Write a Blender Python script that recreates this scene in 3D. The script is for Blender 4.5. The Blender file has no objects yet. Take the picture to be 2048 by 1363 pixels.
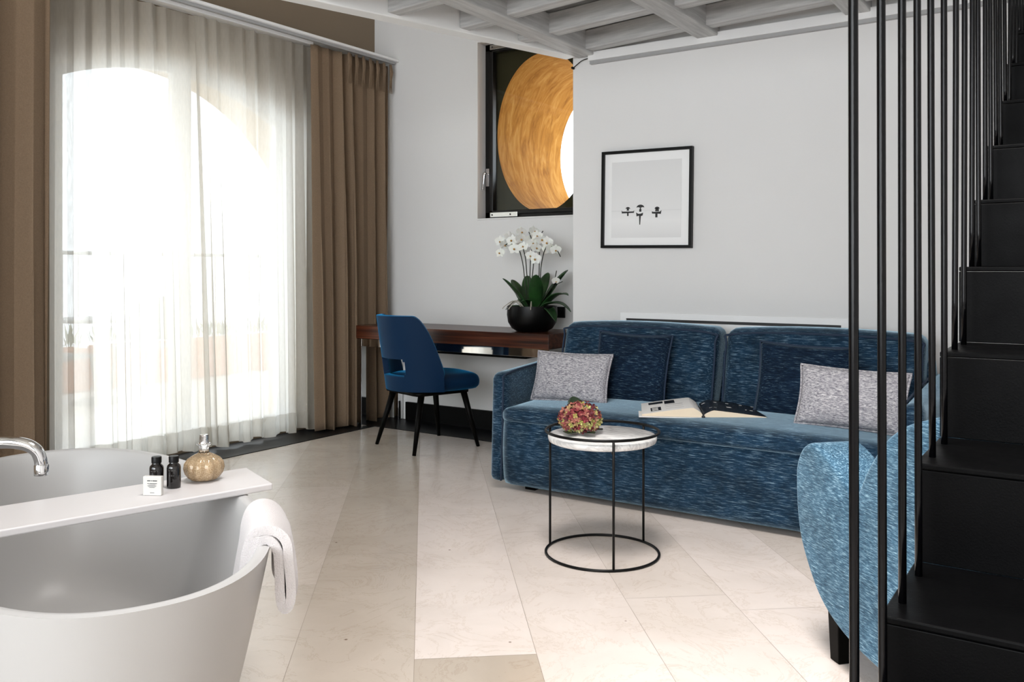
import bpy, bmesh, math, random
from math import sin, cos, pi, radians, sqrt, exp
from mathutils import Vector, Matrix, noise
random.seed(7)
S = bpy.context.scene
COL = S.collection

# ------------------------------------------------------------------ camera, world, light, exposure
cam_d = bpy.data.cameras.new('camera'); cam = bpy.data.objects.new('camera', cam_d); COL.objects.link(cam)
cam.location = (0, 0, 1.15); cam.rotation_euler = (pi/2, 0, radians(34))
cam_d.sensor_width = 36; cam_d.lens = 1749/2048*36; cam_d.shift_y = -(681.5-541)/2048
cam_d.clip_start = .05
S.camera = cam
S.view_settings.view_transform = 'Standard'; S.view_settings.look = 'None'
S.view_settings.gamma = 1; S.view_settings.use_curve_mapping = False
S.view_settings.exposure = 0.09
W = bpy.data.worlds.new('sky'); S.world = W; W.use_nodes = True
bg = W.node_tree.nodes['Background']; bg.inputs[0].default_value = (.86, .94, 1, 1); bg.inputs[1].default_value = 5.0
def area(name, loc, rot, sx, sy, power, col=(1, 1, 1), portal=False):
    d = bpy.data.lights.new(name, 'AREA'); d.shape = 'RECTANGLE'; d.size = sx; d.size_y = sy; d.energy = power; d.color = col
    o = bpy.data.objects.new(name, d); COL.objects.link(o); o.location = loc; o.rotation_euler = rot
    if portal: d.cycles.is_portal = True
    return o
# daylight through the openings (portals only guide the sky's own light)
area('portal_french_window', (-5.45, 3.45, 1.3), (0, -pi/2, 0), 2.6, 2.4, 1, portal=True)
area('portal_round_window', (-3.2, 6.0, 2.1), (-pi/2, 0, 0), 1.0, 1.2, 1, portal=True)
# added lamp: daylight assumed from behind the camera, no rear window in view
area('assumed_rear_daylight', (-.3, -3.2, 2.0), (radians(82), 0, radians(-4)), 3.0, 2.4, 112, (1, .97, .95))
area('added_overhead_fill', (-.7, 1.5, 4.22), (radians(10), radians(-14), 0), 1.5, 1.3, 105, (1, .96, .94)).data.spread = radians(100)  # added overhead fill to brighten floor and upward faces, no roof window modelled

# ------------------------------------------------------------------ material helpers
def mat(name, col=(.8, .8, .8), rough=.5, metal=0, spec=.5, **kw):
    m = bpy.data.materials.new(name); m.use_nodes = True; nt = m.node_tree
    b = nt.nodes['Principled BSDF']
    b.inputs['Base Color'].default_value = (*col, 1); b.inputs['Roughness'].default_value = rough
    b.inputs['Metallic'].default_value = metal; b.inputs['Specular IOR Level'].default_value = spec
    for k, v in kw.items(): b.inputs[k].default_value = v
    return m
def N(m, t, **kw):
    n = m.node_tree.nodes.new(t)
    for k, v in kw.items():
        if k in n.inputs: n.inputs[k].default_value = v
        else: setattr(n, k, v)
    return n
def L(m, a, b): m.node_tree.links.new(a, b)
def bsdf(m): return m.node_tree.nodes['Principled BSDF']
def coords(m, scale=(1, 1, 1), rot=(0, 0, 0), kind='Object'):
    tc = N(m, 'ShaderNodeTexCoord'); mp = N(m, 'ShaderNodeMapping')
    mp.inputs['Scale'].default_value = scale; mp.inputs['Rotation'].default_value = rot
    L(m, tc.outputs[kind], mp.inputs[0]); return mp.outputs[0]
def ramp(m, src, stops):
    r = N(m, 'ShaderNodeValToRGB'); L(m, src, r.inputs[0]); e = r.color_ramp.elements
    while len(e) < len(stops): e.new(.5)
    for q, (p, c) in zip(e, stops): q.position = p; q.color = (*c, 1) if len(c) == 3 else c
    return r.outputs[0]
def noisetex(m, vec, scale=5, detail=4, rough=.5, dist=0):
    n = N(m, 'ShaderNodeTexNoise'); n.inputs['Scale'].default_value = scale; n.inputs['Detail'].default_value = detail
    n.inputs['Roughness'].default_value = rough; n.inputs['Distortion'].default_value = dist
    L(m, vec, n.inputs['Vector']); return n.outputs['Fac']
def bump(m, src, strength=.2, dist=.01):
    b = N(m, 'ShaderNodeBump'); b.inputs['Strength'].default_value = strength; b.inputs['Distance'].default_value = dist
    L(m, src, b.inputs['Height']); L(m, b.outputs[0], bsdf(m).inputs['Normal'])
def mixc(m, f, a, b, mode='MIX'):
    x = N(m, 'ShaderNodeMix'); x.data_type = 'RGBA'; x.blend_type = mode
    if isinstance(f, (int, float)): x.inputs[0].default_value = f
    else: L(m, f, x.inputs[0])
    for i, v in ((6, a), (7, b)):
        if isinstance(v, tuple): x.inputs[i].default_value = (*v, 1)
        else: L(m, v, x.inputs[i])
    return x.outputs[2]

M = {}
def plaster(name, c):
    m = mat(name, c, .9, spec=.2); v = coords(m)
    bump(m, noisetex(m, v, 60, 5, .6), .12, .004)
    L(m, ramp(m, noisetex(m, v, 1.3, 3), [(.3, tuple(x*.97 for x in c)), (.7, c)]), bsdf(m).inputs['Base Color'])
    return m
M['wall'] = plaster('white_plaster', (.74, .735, .73))
M['wall_taupe'] = plaster('taupe_plaster', (.23, .18, .13))
M['ceil'] = plaster('ceiling_plaster', (.55, .52, .47))
M['dark_strip'] = mat('dark_stone', (.004, .004, .005), .4, 0, .2)
M['skirting'] = mat('black_skirting', (.002, .002, .002), .5, 0, .15)
# marble tiles: colour per tile from an attribute, veins from noise
m = M['tile'] = mat('cream_marble', (.7, .62, .55), .2, spec=.5)
at = N(m, 'ShaderNodeAttribute'); at.attribute_name = 'tile_tone'
v = coords(m)
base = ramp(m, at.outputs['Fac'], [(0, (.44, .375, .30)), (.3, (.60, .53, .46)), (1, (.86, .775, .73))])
cl = ramp(m, noisetex(m, v, 2.6, 6, .62, .6), [(.3, (.84, .83, .81)), (.62, (1, 1, 1))])
c1 = mixc(m, .7, base, cl, 'MULTIPLY')
vein = ramp(m, noisetex(m, v, 3.2, 9, .7, 1.6), [(.485, (1, 1, 1)), (.5, (.68, .60, .50)), (.515, (1, 1, 1))])
c2 = mixc(m, .35, c1, vein, 'MULTIPLY')
vo = N(m, 'ShaderNodeTexVoronoi'); vo.inputs['Scale'].default_value = 5.5; vo.inputs['Randomness'].default_value = 1; L(m, v, vo.inputs['Vector'])
spk = ramp(m, vo.outputs['Distance'], [(.018, (.2, .13, .07)), (.035, (1, 1, 1))])
c3 = mixc(m, .8, c2, spk, 'MULTIPLY')
L(m, c3, bsdf(m).inputs['Base Color'])
L(m, ramp(m, noisetex(m, v, 4, 5), [(.3, (.10, .10, .10)), (.7, (.24, .24, .24))]), bsdf(m).inputs['Roughness'])
M['grout'] = mat('grout', (.33, .28, .23), .8)
# painted timber
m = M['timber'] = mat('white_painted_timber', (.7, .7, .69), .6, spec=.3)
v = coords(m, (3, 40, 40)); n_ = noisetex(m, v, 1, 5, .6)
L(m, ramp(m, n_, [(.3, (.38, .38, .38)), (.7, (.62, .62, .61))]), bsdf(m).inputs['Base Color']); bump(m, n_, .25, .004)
m = M['timber_y'] = mat('white_painted_beam', (.88, .88, .87), .55, spec=.3)
v = coords(m, (40, 3, 40)); bump(m, noisetex(m, v, 1, 5, .6), .1, .003)
m = M['boards'] = mat('grey_boards', (.2, .2, .2), .7)
v = coords(m, (3, 30, 30)); L(m, ramp(m, noisetex(m, v, 1, 5, .6), [(.3, (.15, .15, .15)), (.7, (.25, .25, .25))]), bsdf(m).inputs['Base Color'])
M['white_metal'] = mat('white_lacquer', (.8, .8, .8), .4)
M['grey_metal'] = mat('grey_edge', (.36, .36, .36), .4)
M['black'] = mat('black_lacquer', (.003, .003, .003), .4, 0, .2)
M['frame_black'] = mat('black_window_frame', (.006, .0055, .005), .35, 0, .3)
M['olive_shade'] = plaster('shade_painted_olive', (.03, .026, .010))  # shadow on the recessed masonry is put into this dark colour
M['steel'] = mat('brushed_steel', (.62, .62, .6), .25, 1)
M['chrome'] = mat('chrome', (.75, .75, .76), .06, 1)
M['mirror'] = mat('polished_steel', (.8, .8, .8), .05, 1)
# blackened steel of the stair
m = M['steel_black'] = mat('blackened_steel', (.0018, .0018, .002), .34, .0, .05)
v = coords(m); n_ = noisetex(m, v, 220, 4, .7); bump(m, n_, .25, .0015)
L(m, ramp(m, noisetex(m, v, 9, 5), [(.3, (.30, .30, .30)), (.7, (.5, .5, .5))]), bsdf(m).inputs['Roughness'])
m = M['rod'] = mat('blackened_rod', (.0015, .0015, .002), .2, .0, .22)
v = coords(m, (1, 1, .12)); bump(m, noisetex(m, v, 260, 3, .7), .15, .0010)
# ochre reveal
m = M['ochre'] = mat('ochre_plaster', (.6, .32, .07), .8, spec=.2)
v = coords(m, (1, 5, 1)); n1 = noisetex(m, v, 4, 8, .7, .8)
L(m, ramp(m, n1, [(.28, (.20, .075, .006)), (.5, (.42, .19, .03)), (.74, (.62, .36, .10))]), bsdf(m).inputs['Base Color'])
m = M['ochre_pale'] = mat('pale_ochre_plaster', (.72, .48, .22), .85, spec=.2)
v = coords(m); L(m, ramp(m, noisetex(m, v, 3, 6, .6), [(.3, (.66, .42, .17)), (.7, (.78, .56, .29))]), bsdf(m).inputs['Base Color'])
m = M['arch_soffit'] = plaster('pale_arch_render', (.66, .50, .30))
# glass
def glassy(name, col=(1, 1, 1), refl=.08, tr=1):
    m = bpy.data.materials.new(name); m.use_nodes = True; nt = m.node_tree; nt.nodes.remove(nt.nodes['Principled BSDF'])
    t = N(m, 'ShaderNodeBsdfTransparent'); t.inputs[0].default_value = (*col, 1)
    g = N(m, 'ShaderNodeBsdfGlossy'); g.inputs['Roughness'].default_value = .02
    x = N(m, 'ShaderNodeMixShader'); x.inputs[0].default_value = refl
    L(m, t.outputs[0], x.inputs[1]); L(m, g.outputs[0], x.inputs[2]); L(m, x.outputs[0], nt.nodes['Material Output'].inputs[0]); return m
M['pane'] = glassy('window_glass', (.97, .98, .98), .015)
m = M['glass'] = mat('clear_glass', (1, 1, 1), .0, **{'Transmission Weight': 1.0, 'IOR': 1.45})
# fabrics
def sheer(name):
    m = bpy.data.materials.new(name); m.use_nodes = True; nt = m.node_tree; nt.nodes.remove(nt.nodes['Principled BSDF'])
    v = coords(m, (1, 1, 1))
    tr = N(m, 'ShaderNodeBsdfTransparent'); tr.inputs[0].default_value = (1, 1, 1, 1)
    tl = N(m, 'ShaderNodeBsdfTranslucent'); tl.inputs[0].default_value = (.70, .69, .66, 1)
    df = N(m, 'ShaderNodeBsdfDiffuse'); df.inputs[0].default_value = (.66, .61, .53, 1)
    a = N(m, 'ShaderNodeMixShader'); a.inputs[0].default_value = .36; L(m, tl.outputs[0], a.inputs[1]); L(m, df.outputs[0], a.inputs[2])
    b = N(m, 'ShaderNodeMixShader'); L(m, a.outputs[0], b.inputs[1]); L(m, tr.outputs[0], b.inputs[2])
    L(m, ramp(m, noisetex(m, coords(m, (1, 1, .25)), 90, 3), [(.3, (.09, .09, .09)), (.7, (.15, .15, .15))]), b.inputs[0])
    L(m, b.outputs[0], nt.nodes['Material Output'].inputs[0]); return m
M['sheer'] = sheer('sheer_voile')
def cloth(name, col, tl=.0, wscale=500):
    m = mat(name, col, .9, spec=.15); v = coords(m)
    n_ = noisetex(m, v, wscale, 2, .6); bump(m, n_, .25, .002)
    L(m, ramp(m, noisetex(m, v, 160, 3, .6), [(.3, tuple(x*.88 for x in col)), (.7, tuple(min(1, x*1.08) for x in col))]), bsdf(m).inputs['Base Color'])
    return m
M['drape'] = cloth('taupe_drape', (.21, .148, .098))
def chenille(name, sc, dark, mid, light, sheenw=.6, rot=(0, 0, 0), th=(.36, .56, .72), patch=.25):
    m = mat(name, mid, .85, spec=.15)
    v = coords(m, sc, rot)
    n1 = noisetex(m, v, 1, 6, .72)
    c = ramp(m, n1, [(th[0], dark), (th[1], mid), (th[2], light)])
    n2 = noisetex(m, coords(m, (1, 1, 1)), 7, 4, .6)
    c2 = ramp(m, n2, [(.35, (1-patch,)*3), (.65, (1+patch*.6,)*3)])
    L(m, mixc(m, 1.0, c, c2, 'MULTIPLY'), bsdf(m).inputs['Base Color'])
    bsdf(m).inputs['Sheen Weight'].default_value = sheenw; bsdf(m).inputs['Sheen Roughness'].default_value = .35
    bsdf(m).inputs['Sheen Tint'].default_value = (.6, .84, 1, 1)
    bump(m, n1, .35, .004)
    return m
M['sofa'] = chenille('blue_chenille', (17, 120, 300), (.0015, .007, .018), (.009, .034, .070), (.34, .50, .60), 1.0, th=(.34, .54, .80), patch=.4)
M['sofa_cushion'] = chenille('navy_chenille', (20, 130, 300), (.001, .004, .012), (.005, .018, .042), (.22, .34, .42), .12, th=(.36, .56, .82))
M['piping'] = mat('navy_piping', (.008, .022, .05), .8)
M['armchair'] = chenille('light_blue_chenille', (40, 170, 380), (.008, .030, .060), (.055, .130, .20), (.38, .57, .68), .5, rot=(.5, .4, .6), th=(.34, .52, .70), patch=.3)
m = M['grey_cushion'] = mat('grey_boucle', (.4, .4, .42), .9, spec=.1)
n_ = noisetex(m, coords(m, (60, 200, 260)), 1, 5, .75)
L(m, ramp(m, n_, [(.34, (.07, .07, .09)), (.5, (.36, .35, .38)), (.66, (.72, .70, .70))]), bsdf(m).inputs['Base Color']); bump(m, n_, .5, .004)
m = M['velvet'] = mat('blue_velvet', (.001, .018, .055), .6, spec=.15)
bsdf(m).inputs['Sheen Weight'].default_value = .8; bsdf(m).inputs['Sheen Tint'].default_value = (.02, .35, .75, 1); bsdf(m).inputs['Sheen Roughness'].default_value = .3
bump(m, noisetex(m, coords(m), 300, 3), .1, .001)
M['dark_wood'] = mat('black_wood', (.002, .0018, .0015), .4, 0, .06)
m = M['rosewood'] = mat('rosewood', (.1, .03, .01), .3)
n_ = noisetex(m, coords(m, (1.2, 30, 45)), 1, 6, .6, .4)
L(m, ramp(m, n_, [(.32, (.008, .0025, .0015)), (.5, (.055, .014, .006)), (.7, (.15, .045, .018))]), bsdf(m).inputs['Base Color'])
m = M['marble'] = mat('white_marble', (.85, .84, .82), .18)
L(m, ramp(m, noisetex(m, coords(m, (1, 3, 1)), 5, 7, .6, 1.4), [(.4, (.88, .87, .85)), (.5, (.62, .61, .60)), (.56, (.88, .87, .85))]), bsdf(m).inputs['Base Color'])
M['tub'] = mat('matt_white_stone', (.44, .435, .43), .38, spec=.35)
M['shelf'] = mat('white_shelf_board', (.58, .56, .56), .45, spec=.35)
m = M['towel'] = mat('white_terry', (.80, .76, .76), .95, spec=.05); n_ = noisetex(m, coords(m), 330, 3, .7); bump(m, n_, .9, .006)
bsdf(m).inputs['Sheen Weight'].default_value = .3
M['bottle'] = mat('black_bottle_glass', (.004, .003, .003), .08, **{'Coat Weight': .5})
M['salt'] = mat('bath_salt', (.80, .58, .34), .8)
n_ = noisetex(M['salt'], coords(M['salt']), 380, 3, .7); L(M['salt'], ramp(M['salt'], n_, [(.35, (.55, .32, .14)), (.6, (.88, .70, .46))]), bsdf(M['salt']).inputs['Base Color']); bump(M['salt'], n_, .8, .003)
M['card'] = mat('white_card', (.58, .57, .54), .6); M['ink'] = mat('black_ink', (.02, .02, .02), .6)
M['grey_ink'] = mat('grey_ink', (.09, .09, .09), .6)
M['leaf'] = mat('orchid_leaf_green', (.012, .045, .012), .35)
L(M['leaf'], ramp(M['leaf'], noisetex(M['leaf'], coords(M['leaf']), 14, 4), [(.3, (.006, .022, .007)), (.7, (.022, .08, .018))]), bsdf(M['leaf']).inputs['Base Color'])
M['stem'] = mat('orchid_stem_green', (.012, .016, .006), .5)
M['petal'] = mat('white_petal', (.86, .85, .80), .6, **{'Subsurface Weight': .15})
M['lip'] = mat('yellow_lip', (.42, .22, .05), .6)
M['root'] = mat('pale_root', (.45, .42, .35), .7)
M['ceramic_black'] = mat('black_ceramic', (.002, .002, .002), .35, 0, .2)
m = M['hyd'] = mat('hydrangea_petals', (.4, .1, .1), .7)
at = N(m, 'ShaderNodeAttribute'); at.attribute_name = 'tone'
L(m, ramp(m, at.outputs['Fac'], [(0, (.09, .006, .014)), (.35, (.24, .025, .035)), (.6, (.38, .17, .11)), (.8, (.33, .33, .07)), (1, (.56, .52, .24))]), bsdf(m).inputs['Base Color'])
M['hyd_leaf'] = mat('hydrangea_leaf_green', (.012, .028, .01), .5)
M['page'] = mat('page_white', (.78, .77, .75), .5); M['page_black'] = mat('page_black', (.01, .01, .012), .35); M['page_grey'] = mat('page_grey', (.42, .42, .42), .5)
M['page_edge'] = mat('page_edges', (.78, .66, .5), .7)
m = M['print'] = mat('seascape_print', (.6, .6, .6), .6, 0, .1)
tc = N(m, 'ShaderNodeTexCoord'); sp = N(m, 'ShaderNodeSeparateXYZ'); L(m, tc.outputs['Generated'], sp.inputs[0])
L(m, ramp(m, sp.outputs['Z'], [(0, (.74, .74, .74)), (.22, (.82, .82, .82)), (.345, (.78, .78, .78)), (.352, (.70, .70, .70)), (.36, (.78, .78, .78)), (1, (.72, .72, .72))]), bsdf(m).inputs['Base Color'])
M['paper'] = mat('mat_board', (.86, .86, .86), .5)
M['terrace'] = mat('terrace_paving', (.6, .58, .55), .8); M['terracotta'] = mat('terracotta', (.55, .2, .08), .8)
M['rail'] = mat('grey_rail', (.25, .27, .28), .5); M['shrub'] = mat('shrub', (.12, .18, .06), .8)

# ------------------------------------------------------------------ mesh helpers
def add(name, bm, m, parent=None, smooth=False, sub=0, bev=0, bseg=2, loc=None, rot=None, auto=None):
    me = bpy.data.meshes.new(name); bmesh.ops.recalc_face_normals(bm, faces=bm.faces); bm.to_mesh(me); bm.free()
    for mm in (m if isinstance(m, (list, tuple)) else [m]): me.materials.append(mm)
    o = bpy.data.objects.new(name, me); COL.objects.link(o)
    if smooth:
        for p in me.polygons: p.use_smooth = True
    if auto is not None:
        for p in me.polygons: p.use_smooth = True
        try: me.set_sharp_from_angle(angle=radians(auto))
        except Exception: pass
    if bev: b = o.modifiers.new('bevel', 'BEVEL'); b.width = bev; b.segments = bseg; b.limit_method = 'ANGLE'
    if sub: s = o.modifiers.new('sub', 'SUBSURF'); s.levels = sub; s.render_levels = sub
    if parent: o.parent = parent
    if loc is not None: o.location = loc
    if rot is not None: o.rotation_euler = rot
    return o
def tag(o, label, cat=None, group=None, kind=None):
    if label: o['label'] = label
    if cat: o['category'] = cat
    if group: o['group'] = group
    if kind: o['kind'] = kind
    return o
def thing(name, label, cat, loc=(0, 0, 0), rz=0, group=None):
    o = bpy.data.objects.new(name, None); COL.objects.link(o); o.location = loc; o.rotation_euler = (0, 0, rz); o.empty_display_size = .1
    return tag(o, label, cat, group)
def struct(o): o['kind'] = 'structure'; return o
def sempty(name):
    o = bpy.data.objects.new(name, None); COL.objects.link(o); o['kind'] = 'structure'; return o
def box(bm, lo, hi, mi=0):
    vs = [bm.verts.new((x, y, z)) for x in (lo[0], hi[0]) for y in (lo[1], hi[1]) for z in (lo[2], hi[2])]
    for f in ((0, 1, 3, 2), (4, 6, 7, 5), (0, 4, 5, 1), (2, 3, 7, 6), (0, 2, 6, 4), (1, 5, 7, 3)):
        bm.faces.new([vs[i] for i in f]).material_index = mi
    return bm
def B(lo, hi): return box(bmesh.new(), lo, hi)
def grid(bm, nu, nv, fn, closeu=False, closev=False, mi=None, skip=None):
    g = [[bm.verts.new(fn(i/(nu if closeu else nu-1), j/(nv if closev else nv-1))) for j in range(nv)] for i in range(nu)]
    for i in range(nu if closeu else nu-1):
        for j in range(nv if closev else nv-1):
            if skip and skip(i, j): continue
            try:
                f = bm.faces.new((g[i][j], g[(i+1) % nu][j], g[(i+1) % nu][(j+1) % nv], g[i][(j+1) % nv]))
                if mi: f.material_index = mi((i+.5)/nu, (j+.5)/nv)
            except ValueError: pass
    return g
def lathe(bm, prof, seg=40, c=(0, 0), lobes=0, lob=0, mi=0):
    rings = []
    for r, z in prof:
        if r < 1e-6: rings.append([bm.verts.new((c[0], c[1], z))]); continue
        ring = []
        for k in range(seg):
            a = 2*pi*k/seg; rr = r*(1 - lob*(abs(sin(a*lobes/2))**.5 < .0 or 0) - (lob*(1-abs(sin(a*lobes/2))) if lobes else 0))
            ring.append(bm.verts.new((c[0]+rr*cos(a), c[1]+rr*sin(a), z)))
        rings.append(ring)
    for a, b in zip(rings, rings[1:]):
        for k in range(seg):
            k2 = (k+1) % seg
            if len(a) == 1 and len(b) == 1: continue
            if len(a) == 1: f = bm.faces.new((a[0], b[k2], b[k]))
            elif len(b) == 1: f = bm.faces.new((a[k], a[k2], b[0]))
            else: f = bm.faces.new((a[k], a[k2], b[k2], b[k]))
            f.material_index = mi
    return bm
def tube(bm, pts, r, seg=12, caps=True, closed=False):
    pts = [Vector(p) for p in pts]; n = len(pts); rr = r if isinstance(r, (list, tuple)) else [r]*n
    prev = None; rings = []
    for i, p in enumerate(pts):
        if closed: t = (pts[(i+1) % n]-pts[i-1]).normalized()
        else: t = (pts[min(i+1, n-1)]-pts[max(i-1, 0)]).normalized()
        if prev is None: a = t.orthogonal().normalized()
        else: a = (prev - t*prev.dot(t)).normalized()
        prev = a; b = t.cross(a)
        rings.append([bm.verts.new(p+(a*cos(2*pi*k/seg)+b*sin(2*pi*k/seg))*rr[i]) for k in range(seg)])
    pairs = list(zip(rings, rings[1:])) + ([(rings[-1], rings[0])] if closed else [])
    for x, y in pairs:
        for k in range(seg): bm.faces.new((x[k], x[(k+1) % seg], y[(k+1) % seg], y[k]))
    if caps and not closed:
        bm.faces.new(rings[0][::-1]); bm.faces.new(rings[-1])
    return bm
def torus_pts(c, R, z, n=72): return [(c[0]+R*cos(2*pi*k/n), c[1]+R*sin(2*pi*k/n), z) for k in range(n)]
def soft_box(c, h, r, n=(10, 10, 10), bulge=(0, 0, 0), warp=None, mtx=None):
    """rounded, slightly puffed box"""
    bm = bmesh.new(); vd = {}
    def V(i, j, k):
        if (i, j, k) in vd: return vd[(i, j, k)]
        u = [2*i/n[0]-1, 2*j/n[1]-1, 2*k/n[2]-1]
        p = Vector([u[0]*h[0], u[1]*h[1], u[2]*h[2]])
        core = Vector([max(-(h[q]-r), min(h[q]-r, p[q])) for q in range(3)])
        d = p-core
        if d.length > 1e-9: p = core + d.normalized()*r
        for q in range(3):
            o1, o2 = [x for x in range(3) if x != q]
            if abs(u[q]) > .999: p[q] += (1 if u[q] > 0 else -1)*bulge[q]*(1-u[o1]**2)*(1-u[o2]**2)
            
        if warp: p = Vector(warp(p, u))
        p = (mtx @ p) if mtx else p + Vector(c)
        v = bm.verts.new(p); vd[(i, j, k)] = v; return v
    a, b, c_ = n
    for i in range(a):
        for j in range(b):
            for k in (0, c_): bm.faces.new((V(i, j, k), V(i+1, j, k), V(i+1, j+1, k), V(i, j+1, k)))
    for i in range(a):
        for k in range(c_):
            for j in (0, b): bm.faces.new((V(i, j, k), V(i+1, j, k), V(i+1, j, k+1), V(i, j, k+1)))
    for j in range(b):
        for k in range(c_):
            for i in (0, a): bm.faces.new((V(i, j, k), V(i, j+1, k), V(i, j+1, k+1), V(i, j, k+1)))
    return bm
def smooth_path(pts, n=8, closed=False):
    P = [Vector(p) for p in pts]; out = []; m_ = len(P)
    for i in range(m_ if closed else m_-1):
        p0, p1, p2, p3 = (P[(i-1) % m_], P[i], P[(i+1) % m_], P[(i+2) % m_]) if closed else (P[max(i-1, 0)], P[i], P[i+1], P[min(i+2, m_-1)])
        for k in range(n):
            t = k/n; out.append(.5*((2*p1)+(p2-p0)*t+(2*p0-5*p1+4*p2-p3)*t*t+(3*p1-p0-3*p2+p3)*t**3))
    if not closed: out.append(P[-1])
    return out

XL, YB, YP, XC = -4.79, 5.15, 4.75, -2.745      # left wall, window wall, picture wall, corner of the picture wall
ZH = 4.3                                         # high ceiling
# ------------------------------------------------------------------ floor of marble tiles
e = Vector((-.639, .769, 0)).normalized(); pv = Vector((.769, .639, 0)).normalized()
def cam2room(x, y, z=0): return Vector((.829*x-.559*y, .559*x+.829*y, z))
o1 = cam2room(-.276, 2.452)
TW = .365
fb = bmesh.new(); tone = fb.faces.layers.float.new('tt')
joints = {0: (2.59, 4.11), 1: (2.2, 3.81), -1: (2.3, 3.58, 4.82), 2: (1.9, 3.0, 4.3)}
def clipped(P):
    return P
for row in range(-12, 14):
    js = joints.get(row)
    L0 = [-5.5+(row*.47 % 1.3)] if not js else None
    ts = []
    if js:
        t = js[0]
        while t > -5.5: ts.insert(0, t-2.452); t -= 1.32
        ts = ts + [x-2.452 for x in js[1:]]; t = js[-1]-2.452
        while t < 5.5: t += 1.36; ts.append(t)
    else:
        t = -8+((row*.53) % 1.0)*1.3
        while t < 6: ts.append(t); t += 1.15+.35*random.random()
    for a, b in zip(ts, ts[1:]):
        p0 = o1+e*(a+.0008)+pv*(row*TW+.0008); p1 = o1+e*(b-.0008)+pv*(row*TW+.0008)
        p2 = p1+pv*(TW-.0016); p3 = p0+pv*(TW-.0016)
        P = [p0, p1, p2, p3]
        if all(p.x < -4.9 for p in P) or all(p.y > 5.2 for p in P) or all(p.x > 2.3 for p in P) or all(p.y < -3.4 for p in P): continue
        f = fb.faces.new([fb.verts.new((p.x, p.y, 0)) for p in P])
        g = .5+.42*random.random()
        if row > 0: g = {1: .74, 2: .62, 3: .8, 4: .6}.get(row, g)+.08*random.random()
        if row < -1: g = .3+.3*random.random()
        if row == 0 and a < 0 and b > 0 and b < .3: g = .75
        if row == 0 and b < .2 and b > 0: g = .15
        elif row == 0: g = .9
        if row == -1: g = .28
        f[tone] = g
for co, no in (((-4.795, 0, 0), (-1, 0, 0)), ((0, 5.155, 0), (0, 1, 0)), ((2.2, 0, 0), (1, 0, 0)), ((0, -3.3, 0), (0, -1, 0))):
    bmesh.ops.bisect_plane(fb, geom=fb.verts[:]+fb.edges[:]+fb.faces[:], plane_co=co, plane_no=no, clear_outer=True)
tones = [f[tone] for f in fb.faces]
me = bpy.data.meshes.new('floor')
nf = len(tones); box(fb, (-4.795, -3.3, -.12), (2.2, 5.155, -.0006), 1)
bmesh.ops.recalc_face_normals(fb, faces=fb.faces)
fb.faces.layers.float.remove(fb.faces.layers.float['tt']) if 'tt' in fb.faces.layers.float else None
fb.to_mesh(me); fb.free()
me.materials.append(M['tile']); me.materials.append(M['grout'])
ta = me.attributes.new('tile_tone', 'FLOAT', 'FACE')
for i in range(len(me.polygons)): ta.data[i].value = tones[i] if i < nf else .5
floor = bpy.data.objects.new('floor', me); COL.objects.link(floor); floor['kind'] = 'structure'
for i, p in enumerate(me.polygons):
    if i < nf and p.normal.z < 0: p.flip()
struct(add('trim_1', B((XL+.001, -3.3, .0), (-4.45, YB-.001, .004)), M['dark_strip']))
struct(add('trim_2', B((-4.45, 4.79, .0), (2.2, YB-.001, .004)), M['dark_strip']))
struct(add('baseboard_back', B((-4.45, YB-.022, .004), (XC-.001, YB-.001, .14)), M['skirting']))

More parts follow.
